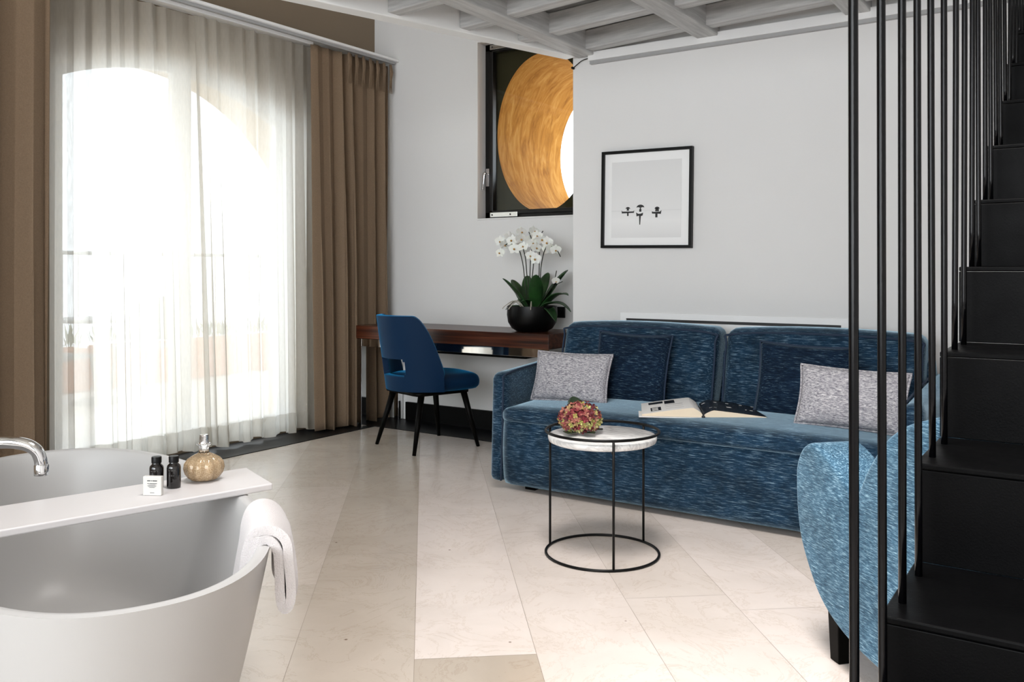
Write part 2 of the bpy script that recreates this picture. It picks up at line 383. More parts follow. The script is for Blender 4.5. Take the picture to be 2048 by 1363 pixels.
# ------------------------------------------------------------------ walls
def arch_profile(c, R, y0, y1, z0, n=28):
    """closed outline of an opening: sill z0, jambs y0/y1, arch of radius R around c"""
    pts = [(y0, z0)]
    a0 = math.acos(max(-1, min(1, (y0-c[0])/R))); a1 = math.acos(max(-1, min(1, (y1-c[0])/R)))
    for k in range(n+1):
        a = a0+(a1-a0)*k/n; pts.append((c[0]+R*cos(a), c[1]+R*sin(a)))
    pts.append((y1, z0)); return pts
INN = arch_profile((3.37, .70), 1.83, 2.56, 4.36, .02)
OUT = arch_profile((3.43, 1.05), 1.465, 2.30, 4.60, .02)
def wall_with_hole(lo, hi, hole, const, ax):
    """flat face in plane ax=const with the hole cut out: strips from each hole edge to the border"""
    bm = bmesh.new()
    def P(a, z): return (const, a, z) if ax == 0 else (a, const, z)
    n = len(hole); cx = sum(p[0] for p in hole)/n; cz = sum(p[1] for p in hole)/n
    def proj(p):
        dx, dz = p[0]-cx, p[1]-cz; t = 1e9
        if dx > 1e-9: t = min(t, (hi[0]-cx)/dx)
        if dx < -1e-9: t = min(t, (lo[0]-cx)/dx)
        if dz > 1e-9: t = min(t, (hi[1]-cz)/dz)
        if dz < -1e-9: t = min(t, (lo[1]-cz)/dz)
        return (cx+dx*t, cz+dz*t)
    corners = [(lo[0], lo[1]), (hi[0], lo[1]), (hi[0], hi[1]), (lo[0], hi[1])]
    for i in range(n):
        a, b = hole[i], hole[(i+1) % n]; pa, pb = proj(a), proj(b)
        poly = [a, b, pb]
        ins = []
        for c in corners:
            A = math.atan2(pa[1]-cz, pa[0]-cx); Bq = math.atan2(pb[1]-cz, pb[0]-cx); C = math.atan2(c[1]-cz, c[0]-cx)
            d = (Bq-A+pi) % (2*pi)-pi; dc = (C-A+pi) % (2*pi)-pi
            if d > 0 and 1e-6 < dc < d-1e-6 or d < 0 and d+1e-6 < dc < -1e-6: ins.append((abs(dc), c))
        ins.sort(reverse=True)
        poly += [c for _, c in ins] + [pa]
        vs = []
        for q in poly:
            if not vs or (Vector((q[0]-vs[-1][0], q[1]-vs[-1][1]))).length > 1e-6: vs.append(q)
        if len(vs) > 2:
            try: bm.faces.new([bm.verts.new(P(*q)) for q in vs])
            except ValueError: pass
    return bm
def loft(bm, A, Bp, xa, xb, ax, mi=0):
    P = (lambda a, z, k: (k, a, z)) if ax == 0 else (lambda a, z, k: (a, k, z))
    n = len(A)
    for i in range(n):
        j = (i+1) % n
        f = bm.faces.new([bm.verts.new(P(*A[i], xa)), bm.verts.new(P(*A[j], xa)), bm.verts.new(P(*Bp[j], xb)), bm.verts.new(P(*Bp[i], xb))]); f.material_index = mi
wl = sempty('wall_left')
bm = wall_with_hole((-3.3, -.12), (5.8, ZH), INN, XL, 0); loft(bm, INN, INN, XL, -4.87, 0); add('inner_face', bm, M['wall_taupe'], wl)
bm = bmesh.new(); loft(bm, INN, OUT, -4.93, -5.4, 0); add('arch_reveal', bm, M['arch_soffit'], wl, auto=30)
bm = wall_with_hole((-3.3, -.12), (5.8, ZH), OUT, -5.4, 0); add('outer_face', bm, M['ochre_pale'], wl)
def ell(c, rx, rz, n=64): return [(c[0]+rx*cos(2*pi*k/n), c[1]+rz*sin(2*pi*k/n)) for k in range(n)]
wb = sempty('wall_back')
WX0, WX1, WZ0, WZ1 = -3.777, XC-.004, 1.529, 2.813
RECT = [(WX0, WZ0), (WX1, WZ0), (WX1, WZ1), (WX0, WZ1)]
bm = bmesh.new()
box(bm, (-5.4, YB, -.12), (WX0, YB+.1, ZH)); box(bm, (WX0, YB, -.12), (WX1, YB+.1, WZ0)); box(bm, (WX0, YB, WZ1), (WX1, YB+.1, ZH)); box(bm, (WX1, YB, -.12), (2.2, YB+.1, ZH))
add('inner_face', bm, M['wall'], wb)
E1 = ell((-3.325, 2.145), .40, .572, 96); E2 = ell((-3.15, 2.035), .40, .53, 96)
bm = wall_with_hole((-5.4, -.12), (2.2, ZH), E1, 5.33, 1); add('recess_face', bm, M['olive_shade'], wb)
bm = bmesh.new(); loft(bm, E1, E2, 5.33, 5.95, 1); bmesh.ops.remove_doubles(bm, verts=bm.verts, dist=1e-5); add('round_reveal', bm, M['ochre'], wb, smooth=True)
bm = wall_with_hole((-5.4, -.12), (2.2, ZH), E2, 5.95, 1); add('outer_face', bm, M['ochre_pale'], wb)
struct(add('wall_picture', B((XC, YP, -.1), (2.2, YB-.001, ZH)), M['wall'], bev=.004))
struct(add('wall_right', B((2.2, -3.3, -.1), (2.3, 5.8, ZH)), M['wall']))
bm = bmesh.new(); box(bm, (-4.8, -3.4, -.1), (2.2, -3.3, .8)); box(bm, (-4.8, -3.4, 3.3), (2.2, -3.3, ZH)); box(bm, (-4.8, -3.4, .8), (-4.4, -3.3, 3.3)); box(bm, (1.2, -3.4, .8), (2.2, -3.3, 3.3))  # opening in the rear wall is assumed, unseen, added to let sky light in
struct(add('wall_rear', bm, M['wall']))
struct(add('ceiling', B((-4.8, -3.4, ZH), (2.3, 5.25, ZH+.1)), M['ceil']))

# ------------------------------------------------------------------ mezzanine of white painted timber over the sitting corner
mz = sempty('ceiling_beams')
def beam(name, a, b, w, z0, z1, m, par=mz, ext=None):
    a, b = Vector(a), Vector(b); d = (b-a).normalized(); nrm = Vector((-d.y, d.x)); bm = bmesh.new()
    L_ = (b-a).length; box(bm, (0, -w/2, z0), (L_, w/2, z1))
    return add(name, bm, m, par, bev=.006, loc=(a.x, a.y, 0), rot=(0, 0, math.atan2(d.y, d.x)))
beam('edge_beam', (-2.735+.0, 4.72), (-2.735-.60, 4.72-2.01), .10, 2.47, 2.62, M['timber_y'])
for x in (-2.642, -1.85, -1.04): beam('main_beam', (x, YP-.002), (x, 2.72), .125, 2.47, 2.60, M['timber'])
def joist(x0, x1, y0, sk): return beam('joist', (x0, y0), (x1, y0-sk*(x1-x0)), .085, 2.487, 2.60, M['timber'])
for y in (4.66, 4.24, 3.82, 3.40, 2.98):
    joist(-2.58, -1.912, y, .15)
    joist(-1.788, -1.102, y-.11+.03, .11)
    joist(-.978, -.45, y-.11, .1)
for y in (4.3, 3.9, 3.46, 3.05):
    xe = -2.735-(4.72-y)*(.60/2.01)
    if -2.71-xe > .06: joist(xe+.045, -2.705, y-.02, .1)
bm = bmesh.new(); y = 2.735; k = 0
while y < 4.74:
    y2 = min(y+.205, 4.745)
    xl = -2.735-(4.72-(y+y2)/2)*(.60/2.01)-.02
    box(bm, (xl, y, 2.601), (-.45, y2-.004, 2.622)); y += .205
add('deck_boards', bm, M['boards'], mz)
# channel along the top of the picture wall
t = thing('cable_channel', 'long slim white channel along the top of the picture wall', 'wall channel', (-2.62, YP, 2.418))
add('cover', B((0, -.035, .02), (2.25, 0, .075)), M['white_metal'], t, bev=.003)
add('lower_lip', B((0.01, -.028, 0), (2.25, 0, .02)), M['grey_metal'], t)
bm = bmesh.new(); tube(bm, smooth_path([(-.115, -.006, .0), (-.10, -.014, .004), (-.05, -.014, .033), (0.004, -.014, .042)], 8), .0028, 8)
add('cable', bm, M['black'], t, smooth=True)
bm = bmesh.new(); tube(bm, [(-.118, -.02, -.004), (-.118, .0, -.004)], .008, 10); add('cable_gland', bm, M['black'], t, smooth=True)

# ------------------------------------------------------------------ french window
w1 = sempty('window_1')
def frame_strip(poly_a, poly_b, x0, x1):
    bm = bmesh.new(); n = len(poly_a)
    for i in range(n-1):
        q = [poly_a[i], poly_a[i+1], poly_b[i+1], poly_b[i]]
        v0 = [bm.verts.new((x0, *p)) for p in q]; v1 = [bm.verts.new((x1, *p)) for p in q]
        bm.faces.new(v0); bm.faces.new(v1[::-1])
        for a in range(4): bm.faces.new((v0[a], v0[(a+1) % 4], v1[(a+1) % 4], v1[a]))
    return bm
IN2 = arch_profile((3.37, .70), 1.775, 2.615, 4.305, .02)
def clip_arch(y0, y1, off=0):
    c, R = (3.37, .70), 1.83-off; return arch_profile(c, R, y0, y1, .03+off*0, 16)
m_white = M['white_metal']
add('frame', frame_strip(INN, IN2, -4.875, -4.93), M['paper'], w1)
for (a, b) in ((2.62, 3.455), (3.465, 4.30)):
    A_ = clip_arch(a, b, .06); B_ = clip_arch(a+.065, b-.065, .125)
    B_ = [(max(a+.065, min(b-.065, p[0])), max(.13, p[1])) for p in B_]
    A_.append(A_[0]); B_.append(B_[0])
    s_ = add('sash', frame_strip(A_, B_, -4.885, -4.925), M['paper'], w1)
    bm = bmesh.new(); bm.faces.new([bm.verts.new((-4.905, *p)) for p in B_[:-1]]); add('pane', bm, M['pane'], w1)
bm = bmesh.new(); box(bm, (-4.883, 3.44, .95), (-4.872, 3.47, 1.15)); box(bm, (-4.872, 3.447, 1.08), (-4.83, 3.462, 1.095)); box(bm, (-4.842, 3.447, .98), (-4.83, 3.462, 1.095)); add('handle', bm, M['steel'], w1, bev=.003)

# ------------------------------------------------------------------ round window behind black frame
w2 = sempty('window_2')
yf = YB+.1
bm = bmesh.new(); box(bm, (WX0, yf, WZ0), (WX0+.055, yf+.06, WZ1)); box(bm, (WX1-.06, yf, WZ0), (WX1, yf+.06, WZ1)); box(bm, (WX0, yf, WZ0), (WX1, yf+.06, WZ0+.05)); box(bm, (WX0, yf, WZ1-.05), (WX1, yf+.06, WZ1))
add('frame', bm, M['frame_black'], w2, bev=.003)
bm = bmesh.new(); x0 = WX0+.045
box(bm, (x0, yf-.015, WZ0+.03), (x0+.03, yf+.03, WZ1-.03)); box(bm, (x0, yf-.015, WZ0+.03), (WX1-.05, yf+.03, WZ0+.06)); box(bm, (x0, yf-.015, WZ1-.06), (WX1-.05, yf+.03, WZ1-.03))
add('sash', bm, M['frame_black'], w2, bev=.003)
add('pane', B((x0+.03, yf+.01, WZ0+.06), (WX1-.055, yf+.014, WZ1-.06)), M['pane'], w2)
for z, l in ((WZ0+.012, .24), (WZ1-.045, .36)):
    b_ = add('stay_bracket', B((x0+.01, yf-.022, z), (x0+.01+l, yf-.014, z+.034)), M['steel'], w2, bev=.001); b_['label'] = 'steel bracket'
    bm = bmesh.new()
    for q in (.03, l-.05):
        tube(bm, [(x0+q, yf-.0245, z+.017), (x0+q, yf-.0205, z+.017)], .006, 10)
    add('screw', bm, M['ink'], b_)
bm = bmesh.new(); box(bm, (WX0+.012, yf-.012, 1.77), (WX0+.040, yf+.001, 1.90)); tube(bm, smooth_path([(WX0+.026, yf-.01, 1.86), (WX0+.026, yf-.05, 1.865), (WX0+.02, yf-.055, 1.84), (WX0+.012, yf-.055, 1.74)], 6), .008, 10)
h_ = add('handle', bm, M['chrome'], w2, bev=.002); h_['label'] = 'chrome handle'
add('sill', B((WX0-.0, YB-.006, WZ0-.012), (WX1, yf, WZ0)), M['wall'], w2, bev=.002)

# ------------------------------------------------------------------ curtains
t = thing('curtain_track', 'long white double curtain track above the tall window', 'curtain rail', (-4.6, 2.0, 2.77))
add('pelmet', B((-.185, -1.2, .0), (.07, 3.145, .018)), M['paper'], t, bev=.002)
add('sheer_rail', B((-.055, -1.2, -.022), (-.03, 2.35, -.0)), M['white_metal'], t, bev=.002)
add('drape_rail', B((.02, -1.2, -.018), (.045, 3.13, -.0)), M['grey_metal'], t, bev=.002)
def curtain(x, y0, y1, z0, z1, nf, amp, seed, wt=None, bot=None, nu=420, nv=44, over=.55, pinch=.45, header=.0):
    rnd = random.Random(seed); ph = [rnd.uniform(0, 6.28) for _ in range(6)]
    bm = bmesh.new()
    def fn(u, v):
        z = z1+(z0-z1)*v
        uu = u+.012*sin(2*pi*1.7*u+ph[0])+.010*sin(2*pi*3.3*u+ph[1])
        w = 2*pi*nf*uu+ph[2]
        loc_amp = amp*(.62+.38*sin(2*pi*.9*u*nf*.31+ph[3]))*(pinch+(1-pinch)*min(1, v*1.6+.04))
        loc_amp *= 1+.25*sin(3*v+ph[4]+7*u)
        wv = w+.5*sin(2.2*v+ph[5]+5*u)*v
        a, b = y0, y1
        if bot: a = y0+(bot[0]-y0)*v; b = y1+(bot[1]-y1)*v
        y = a+(b-a)*u + over*(b-a)/nf/2/pi*sin(2*wv)*min(1, .3+v)
        zz = z + (0.012*sin(w*.5+ph[1]) if v > .99 else 0)
        return (x+loc_amp*sin(wv), y, zz)
    grid(bm, nu, nv, fn); return bm
sh = thing('sheer_curtain', 'left panel of white sheer voile hanging before the window', 'curtain', (-4.715, 2.94, 0))
add('voile', curtain(0, -.42, .50, .028, 2.745, 9, .035, 3, bot=(-.42, .60)), M['sheer'], sh, smooth=True)
sh2 = thing('sheer_curtain', 'right panel of white sheer voile beside the taupe drape', 'curtain', (-4.69, 3.94, 0))
add('voile', curtain(0, -.53, .52, .028, 2.745, 10, .033, 5, bot=(-.43, .52)), M['sheer'], sh2, smooth=True)
for s_, a, b, sd, nf, am in ((sh, -.42, .60, 3, 9, .035), (sh2, -.43, .52, 5, 10, .033)):
    hm = add('hem', curtain(.0035, a, b, .028, .16, nf, am, sd, nv=4, pinch=1), M['sheer'], s_, smooth=True)
def drape(name, label, org, y0, y1, nf, amp, seed, bot=None, nu=300, over=.4):
    t = thing(name, label, 'curtain', org)
    o = add('fabric', curtain(0, y0, y1, .012, 2.74, nf, amp, seed, bot=bot, nu=nu, over=over, pinch=.55), M['drape'], t, smooth=True)
    so = o.modifiers.new('solid', 'SOLIDIFY'); so.thickness = .004
    bm = bmesh.new(); n = int(nf)
    return t
dr = drape('drape_curtain', 'taupe fabric drape gathered in the corner beside the desk', (-4.60, 4.735, 0), -.43, .37, 7, .050, 11, bot=(-.37, .38), over=.75)
dl = drape('drape_curtain', 'taupe fabric drape at the left edge of the photo behind the bathtub', (-4.53, 2.1, 0), -.75, .335, 7, .055, 23, bot=(-.75, .335), over=.6)
# pinch pleats on the header of the right drape
bm = bmesh.new()
for k in range(7):
    yy = -.1+k*.075
    for q in (-.012, 0, .012):
        tube(bm, [(.035, yy+q*.4, 2.742), (.045, yy+q*.7, 2.68), (.04, yy+q*.4, 2.63), (.036, yy+q*1.3, 2.52)], [.007, .009, .006, .002], 8)
add('pinch_pleat', bm, M['drape'], dr, smooth=True)

# ------------------------------------------------------------------ terrace seen through the sheers
struct(add('terrace', B((-10.5, -1, -.14), (-5.4, 8.5, -.02)), M['terrace']))
t = thing('balcony_railing', 'thin grey balcony railing beyond the sheer curtains', 'railing', (-8.6, 4.5, 0))
bm = bmesh.new(); tube(bm, [(0, -4, 1.33), (0, 4, 1.33)], .02, 8); tube(bm, [(0, -4, .1), (0, 4, .1)], .012, 8); add('handrail', bm, M['rail'], t, smooth=True)
for k in range(48): 
    bm = bmesh.new(); tube(bm, [(0, -3.9+k*.165, .0), (0, -3.9+k*.165, 1.32)], .007, 6); add('baluster', bm, M['rail'], t)
def terrace_chair(x, y, rz, label):
    t = thing('terrace_chair', label, 'chair', (x, y, -.02), rz)
    add('seat', soft_box((0, 0, .45), (.23, .23, .02), .015, (4, 4, 2)), M['rail'], t, smooth=True)
    bm = bmesh.new(); grid(bm, 13, 9, lambda u, v: (.26*sin((u-.5)*2.4), -.16-.1*cos((u-.5)*2.4), .5+.42*v-.06*abs(u-.5)*2))
    o = add('backrest', bm, M['rail'], t, smooth=True); o.modifiers.new('s', 'SOLIDIFY').thickness = .02
    for sx in (-1, 1):
        for sy in (-1, 1):
            bm = bmesh.new(); tube(bm, [(sx*.19, sy*.19, .44), (sx*.23, sy*.23, 0)], .013, 6); add('leg', bm, M['rail'], t)
terrace_chair(-7.2, 3.9, radians(20), 'terrace chair behind the left sheer, nearest the taupe drape')
terrace_chair(-7.6, 5.0, radians(200), 'terrace chair on the far side of the terrace table')
t = thing('terrace_table', 'round terrace table between the chairs outside the window', 'table', (-7.4, 4.4, -.02))
bm = bmesh.new(); lathe(bm, [(0, .72), (.36, .72), (.37, .735), (.36, .75), (0, .75)], 32); add('table_top', bm, M['rail'], t, auto=30)
bm = bmesh.new(); lathe(bm, [(0, 0), (.22, 0), (.22, .02), (.03, .03), (.03, .72), (0, .72)], 24); add('pedestal', bm, M['rail'], t, auto=30)
for k in range(5):
    t = thing('planter', 'terracotta planter by the balcony railing, ' + ['leftmost of the row', 'second from the left', 'middle one of the row', 'second from the right', 'rightmost of the row'][k], 'planter', (-8.3, 3.4+k*.95, -.02), 0, 'terracotta planters along the railing')
    bm = bmesh.new(); box(bm, (-.17, -.4, 0), (.17, .4, .42)); add('box', bm, M['terracotta'], t, bev=.02)
    bm = bmesh.new(); rr = random.Random(k)
    for q in range(90):
        c = Vector((rr.uniform(-.15, .15), rr.uniform(-.38, .38), .42)); d = Vector((rr.uniform(-.5, .5), rr.uniform(-.5, .5), 1)).normalized()*rr.uniform(.1, .28); s = Vector((d.y, -d.x, .1)).normalized()*.02
        bm.faces.new([bm.verts.new(p) for p in (c, c+d*.5+s, c+d, c+d*.5-s)])
    add('foliage', bm, M['shrub'], t)

# ------------------------------------------------------------------ desk
t = thing('writing_desk', 'dark rosewood wall desk with polished steel frame under the round window', 'desk', (-4.53, YB-.003, 0))
DL, DD = 1.655, .475
add('desk_top', B((0, -DD, .655), (DL, 0, .75)), M['rosewood'], t, bev=.002)
add('apron', B((.04, -DD+.012, .60), (DL-.05, -DD+.045, .654)), M['mirror'], t, bev=.001)['label'] = 'polished steel apron'
for x in (.0, DL-.05):
    add('leg', B((x, -DD+.01, .005), (x+.05, -.04, .654)) if x else B((0.0, -DD+.01, .005), (.045, -DD+.06, .654)), M['mirror'], t, bev=.001)
add('leg', B((0, -.06, .005), (.045, -.01, .654)), M['mirror'], t, bev=.001)
add('drawer_box', B((.35, -DD+.05, .58), (1.45, -.05, .654)), M['dark_wood'], t, bev=.003)
t = thing('wall_socket', 'black wall socket plate behind the orchid pot', 'socket', (-3.115, YB, .866))
add('plate', B((-.09, -.012, -.038), (.082, -.0005, .038)), M['black'], t, bev=.003)
bm = bmesh.new(); lathe(bm, [(0, 0), (.02, 0), (.02, .003), (0, .003)], 20); bmesh.ops.rotate(bm, verts=bm.verts, matrix=Matrix.Rotation(pi/2, 3, 'X')); bmesh.ops.translate(bm, verts=bm.verts, vec=(.045, -.0125, 0))
add('outlet', bm, M['skirting'], t)

# ------------------------------------------------------------------ blue velvet chair at the desk
f_ = Vector((.31, .95, 0)).normalized()
ang = math.atan2(f_.y, f_.x)-pi/2
t = thing('desk_chair', 'blue velvet chair with cut-out back and black legs at the desk', 'chair', (-3.69, 4.47, 0), ang)
# local: +y is the front
def sw(p, u):
    k = 1-.10*(p.y/.24 if p.y < 0 else 0)**2
    yy = (p.y+.0)/.27
    return (p.x*(max(0.02, 1-abs(yy)**2.6))**.42 if yy < 0 else p.x*(1-.08*yy**3), p.y, p.z+.012*(1-u[0]**2)*(1 if u[2] > 0 else 0))
add('seat', soft_box((0, .03, .425), (.245, .25, .048), .045, (16, 16, 8), (.0, .0, .012), warp=sw), M['velvet'], t, smooth=True)
add('seat_frame', soft_box((0, .0, .368), (.20, .20, .018), .015, (6, 6, 2)), M['dark_wood'], t, smooth=True)
bm = bmesh.new(); NU, NV = 61, 31
def shell(u, v):
    a = (u-.5)*2*radians(82)                     # 0 = rear centre
    top = .865-.36*max(0, (abs(a)-radians(44))/radians(38))**1.8
    z = .385+(top-.385)*v
    fl = 1+.10*v
    R1, R2 = .252*fl, .25*fl+.05*v
    x = R1*sin(a)*(1-.0*v); y = .0-R2*cos(a)
    return (x, y-.0, z)
def skp(i, j):
    u = (i+.5)/NU-.5; v = (j+.5)/NV
    return abs(u) < .18 and .20 < v < .42 and not (abs(u) > .155 and (v < .235 or v > .385))
grid(bm, NU, NV, shell, skip=skp)
o = add('backrest', bm, M['velvet'], t, smooth=True); so = o.modifiers.new('s', 'SOLIDIFY'); so.thickness = .038; so.offset = 0
b_ = o.modifiers.new('b', 'BEVEL'); b_.width = .012; b_.segments = 3; b_.limit_method = 'ANGLE'; b_.angle_limit = radians(50)
for sx, sy in ((-1, -1), (1, -1), (-1, 1), (1, 1)):
    bm = bmesh.new(); p0 = Vector((sx*.17, sy*.16+.01, .37)); p1 = Vector((sx*.235, sy*.245+.0, 0))
    tube(bm, [p0, p0.lerp(p1, .5), p1], [.022, .018, .012], 12); add('leg', bm, M['dark_wood'], t, smooth=True)

# ------------------------------------------------------------------ orchid in black bowl
t = thing('potted_orchid', 'white orchid with dark leaves in a black bowl on the desk', 'potted plant', (-3.127, 4.875, .75))
bm = bmesh.new(); lathe(bm, [(0, 0), (.10, 0), (.135, .02), (.16, .06), (.168, .11), (.165, .168), (.157, .168), (.155, .14), (0, .14)], 48)
add('pot', bm, M['ceramic_black'], t, auto=40)
rn = random.Random(5)
def orchid_leaf(base, az, length, width, lift, droop):
    bm = bmesh.new()
    def fn(u, v):
        s_ = u; r = length*(s_*(1-.15*s_)); z = lift*length*s_*1.2-droop*length*s_*s_
        w = width*(sin(pi*min(1, s_*.93+.07))**.6)*(1-.25*s_)
        q = (v-.5)*2; zz = z+abs(q)*w*.25
        return (base[0]+r*cos(az)-q*w*sin(az), base[1]+r*sin(az)+q*w*cos(az), base[2]+zz)
    grid(bm, 15, 7, fn); o = add('leaf', bm, M['leaf'], t, smooth=True); so = o.modifiers.new('s', 'SOLIDIFY'); so.thickness = .004
for bx, az, l, w, li, dr_ in ((-.05, 2.75, .20, .040, 1.15, .45), (-.04, 2.2, .20, .042, 1.3, .5), (-.02, 2.9, .15, .038, .7, .5), (.02, .5, .21, .046, 1.35, .5), (.05, .9, .22, .05, 1.4, .55),
                         (.05, -.1, .25, .045, .85, .65), (.07, .15, .26, .042, .6, .75), (.08, -.5, .2, .04, .35, .75), (0, -1.8, .15, .045, .8, .6), (-.05, -2.6, .16, .03, .4, .5),
                         (.0, 1.6, .2, .045, 1.3, .4), (-.01, -2.2, .2, .045, 1.15, .4), (.03, -1.0, .2, .046, 1.25, .4)):
    orchid_leaf((bx, rn.uniform(-.04, .04), .145), az, l*1.05, w*1.15, li, dr_)
def orchid_flower(p, yaw, pitch, s):
    bm = bmesh.new()
    R = Matrix.Rotation(yaw, 3, 'Z') @ Matrix.Rotation(pitch, 3, 'X')
    def petal(a, ln, wd, mi=0):
        g = []
        for i in range(6):
            for j in range(5):
                u = i/5; q = (j/4-.5)*2; w = wd*sin(pi*min(1, .12+u*.86))**.7
                x0 = q*w; z0 = u*ln; y0 = -.12*s*(u*u)+.05*s*q*q
                g.append(bm.verts.new(Vector(p)+R @ Vector((x0*cos(a)+z0*sin(a), y0, -x0*sin(a)+z0*cos(a)))))
        for i in range(5):
            for j in range(4):
                f = bm.faces.new((g[i*5+j], g[i*5+j+1], g[(i+1)*5+j+1], g[(i+1)*5+j])); f.material_index = mi
    petal(0, s, s*.34); petal(2.3, s*.95, s*.33); petal(-2.3, s*.95, s*.33); petal(1.35, s*1.05, s*.58); petal(-1.35, s*1.05, s*.58)
    q = Vector(p)+R @ Vector((0, -.012, -.004)); bmesh.ops.create_icosphere(bm, subdivisions=1, radius=s*.18, matrix=Matrix.Translation(q))
    for f in bm.faces:
        if len(f.verts) == 3: f.material_index = 1
    return bm
stems = [(-.03, .0, [(-.055, .0, .30), (-.075, .0, .45), (-.11, -.01, .56), (-.17, -.02, .585), (-.255, -.02, .54)]),
         (-.01, .02, [(-.045, .01, .35), (-.07, .02, .50), (-.12, .02, .60), (-.20, .0, .62)]),
         (.005, -.02, [(-.005, -.02, .30), (.0, -.02, .48), (.02, -.03, .58), (.0, -.04, .655)]),
         (.0, .02, [(-.025, .02, .25), (-.005, .02, .42), (.0, .02, .52)]),
         (.03, .01, [(.045, .01, .30), (.05, .01, .50), (.06, .0, .615), (.09, -.01, .66)]),
         (.05, -.01, [(.07, -.01, .25), (.075, -.01, .42), (.12, -.02, .55), (.19, -.02, .545), (.23, -.02, .49)])]
for bx, by, pts in stems:
    bm = bmesh.new(); tube(bm, smooth_path([(bx, by, .14)]+pts, 6), .0034, 7); add('flower_stem', bm, M['stem'], t, smooth=True)
bm = bmesh.new(); tube(bm, smooth_path([(.08, 0, .2), (.14, -.01, .27), (.2, -.02, .31), (.245, -.02, .33)], 5), .0028, 6); tube(bm, [(.165, -.02, .27), (.185, -.02, .33), (.2, -.02, .40)], .0028, 6); add('flower_stem', bm, M['stem'], t, smooth=True)
fl = [(-.27, .02, .60), (-.235, -.03, .52), (-.205, -.03, .575), (-.165, -.02, .625), (-.13, -.045, .60), (-.105, -.05, .545), (-.15, .02, .555), (-.20, .02, .63), (-.06, -.05, .61), (-.055, -.05, .655), (-.035, -.05, .56), (-.07, 0, .585),
      (.03, -.04, .58), (.055, -.04, .55), (.07, -.05, .63), (.045, -.05, .655), (.095, -.04, .60), (.02, -.05, .50), (.055, -.04, .475), (.13, -.02, .585), (.16, -.03, .54), (.20, -.03, .535), (.0, -.03, .60), (-.09, .0, .65), (.12, .01, .54)]
for i, p in enumerate(fl):
    add('flower', orchid_flower(p, radians(34)+rn.uniform(-.7, .7), rn.uniform(-.25, .35), rn.uniform(.036, .044)), [M['petal'], M['lip']], t, smooth=True)
add('flower', orchid_flower((.2, -.03, .335), .8, .3, .028), [M['petal'], M['lip']], t, smooth=True)
bm = bmesh.new()
for q in range(9):
    a = rn.uniform(2, 5.5); r0 = .12; tube(bm, smooth_path([(r0*cos(a)*.5, r0*sin(a)*.5, .145), (r0*cos(a), r0*sin(a), .20), (.18*cos(a), .18*sin(a), .17), (.2*cos(a), .2*sin(a), .15)], 5), .003, 6)
add('aerial_root', bm, M['root'], t, smooth=True)

# ------------------------------------------------------------------ picture
t = thing('framed_picture', 'square black framed seascape with three small boats on the white wall', 'picture', (-2.237, YP-.001, 1.576), 0)
t.rotation_euler = (0, radians(.75), 0)
hw, fw, dp = .292, .017, .03
for lo, hi in (((-hw, -dp, -hw), (hw, 0, -hw+fw)), ((-hw, -dp, hw-fw), (hw, 0, hw)), ((-hw, -dp, -hw+fw), (-hw+fw, 0, hw-fw)), ((hw-fw, -dp, -hw+fw), (hw, 0, hw-fw))):
    add('frame_side', B(lo, hi), M['black'], t, bev=.001)
add('mat_board', B((-hw+fw, -.012, -hw+fw), (hw-fw, -.006, hw-fw)), M['paper'], t)
add('print', B((-.228, -.0135, -.23), (.222, -.0121, .225)), M['print'], t)
bm = bmesh.new()
def blob(cx, cz, pts, d=.0145):
    vs = [bm.verts.new((cx+x, -d, cz+z)) for x, z in pts]; vb = [bm.verts.new((cx+x, -.0136, cz+z)) for x, z in pts]
    bm.faces.new(vs); n = len(pts)
    for i in range(n): bm.faces.new((vs[i], vs[(i+1) % n], vb[(i+1) % n], vb[i]))
def umb(cx, cz, w, h): blob(cx, cz, [(-w, 0)]+[(-w*cos(pi*k/10), h*sin(pi*k/10)) for k in range(1, 10)]+[(w, 0), (w*.6, h*.18), (w*.2, 0), (-w*.2, .0), (-w*.6, h*.18)])
umb(-.118, -.058, .015, .012); blob(-.118, -.074, [(-.042, .008), (-.04, -.010), (.04, -.008), (.042, .007), (.036, .001), (-.036, .001)]); blob(-.118, -.068, [(-.006, .012), (.006, .012), (.008, 0), (-.008, 0)]); blob(-.118, -.086, [(-.005, .006), (.005, .006), (.005, -.014), (-.005, -.014)])
umb(-.036, -.052, .025, .018); blob(-.036, -.072, [(-.001, .022), (.001, .022), (.007, .008), (.006, -.004), (-.007, -.004), (-.007, .008)]); blob(-.04, -.092, [(-.024, .012), (-.02, -.012), (-.008, -.008), (.010, -.010), (.02, -.006), (.022, .010), (.006, .004), (-.01, .004)]); blob(-.038, -.118, [(-.006, .02), (.006, .02), (.002, -.035), (-.003, -.035)])
umb(.072, -.062, .016, .013); blob(.07, -.082, [(-.032, .006), (-.03, -.007), (.026, -.010), (.03, .012), (.02, .004), (-.02, .003)]); blob(.072, -.068, [(-.01, .010), (.01, .010), (.012, -.008), (-.012, -.008)]); blob(.068, -.098, [(-.007, .010), (.007, .010), (.007, -.014), (-.007, -.014)])
o = add('boat_motif', bm, M['ink'], t)

# ------------------------------------------------------------------ recessed convector grille behind the sofa
t = thing('wall_grille', 'flush white wall panel with a long dark slot behind the sofa', 'vent', (-1.75, YP, .60))
bm = bmesh.new(); box(bm, (-.66, -.007, .265), (.66, 0, .297)); box(bm, (-.66, -.007, -.3), (.66, 0, .248)); box(bm, (-.66, -.007, .248), (-.622, 0, .265)); box(bm, (.622, -.007, .248), (.66, 0, .265))
add('panel', bm, M['paper'], t)
add('slot', B((-.621, -.003, .2485), (.621, 0, .2645)), M['ink'], t)

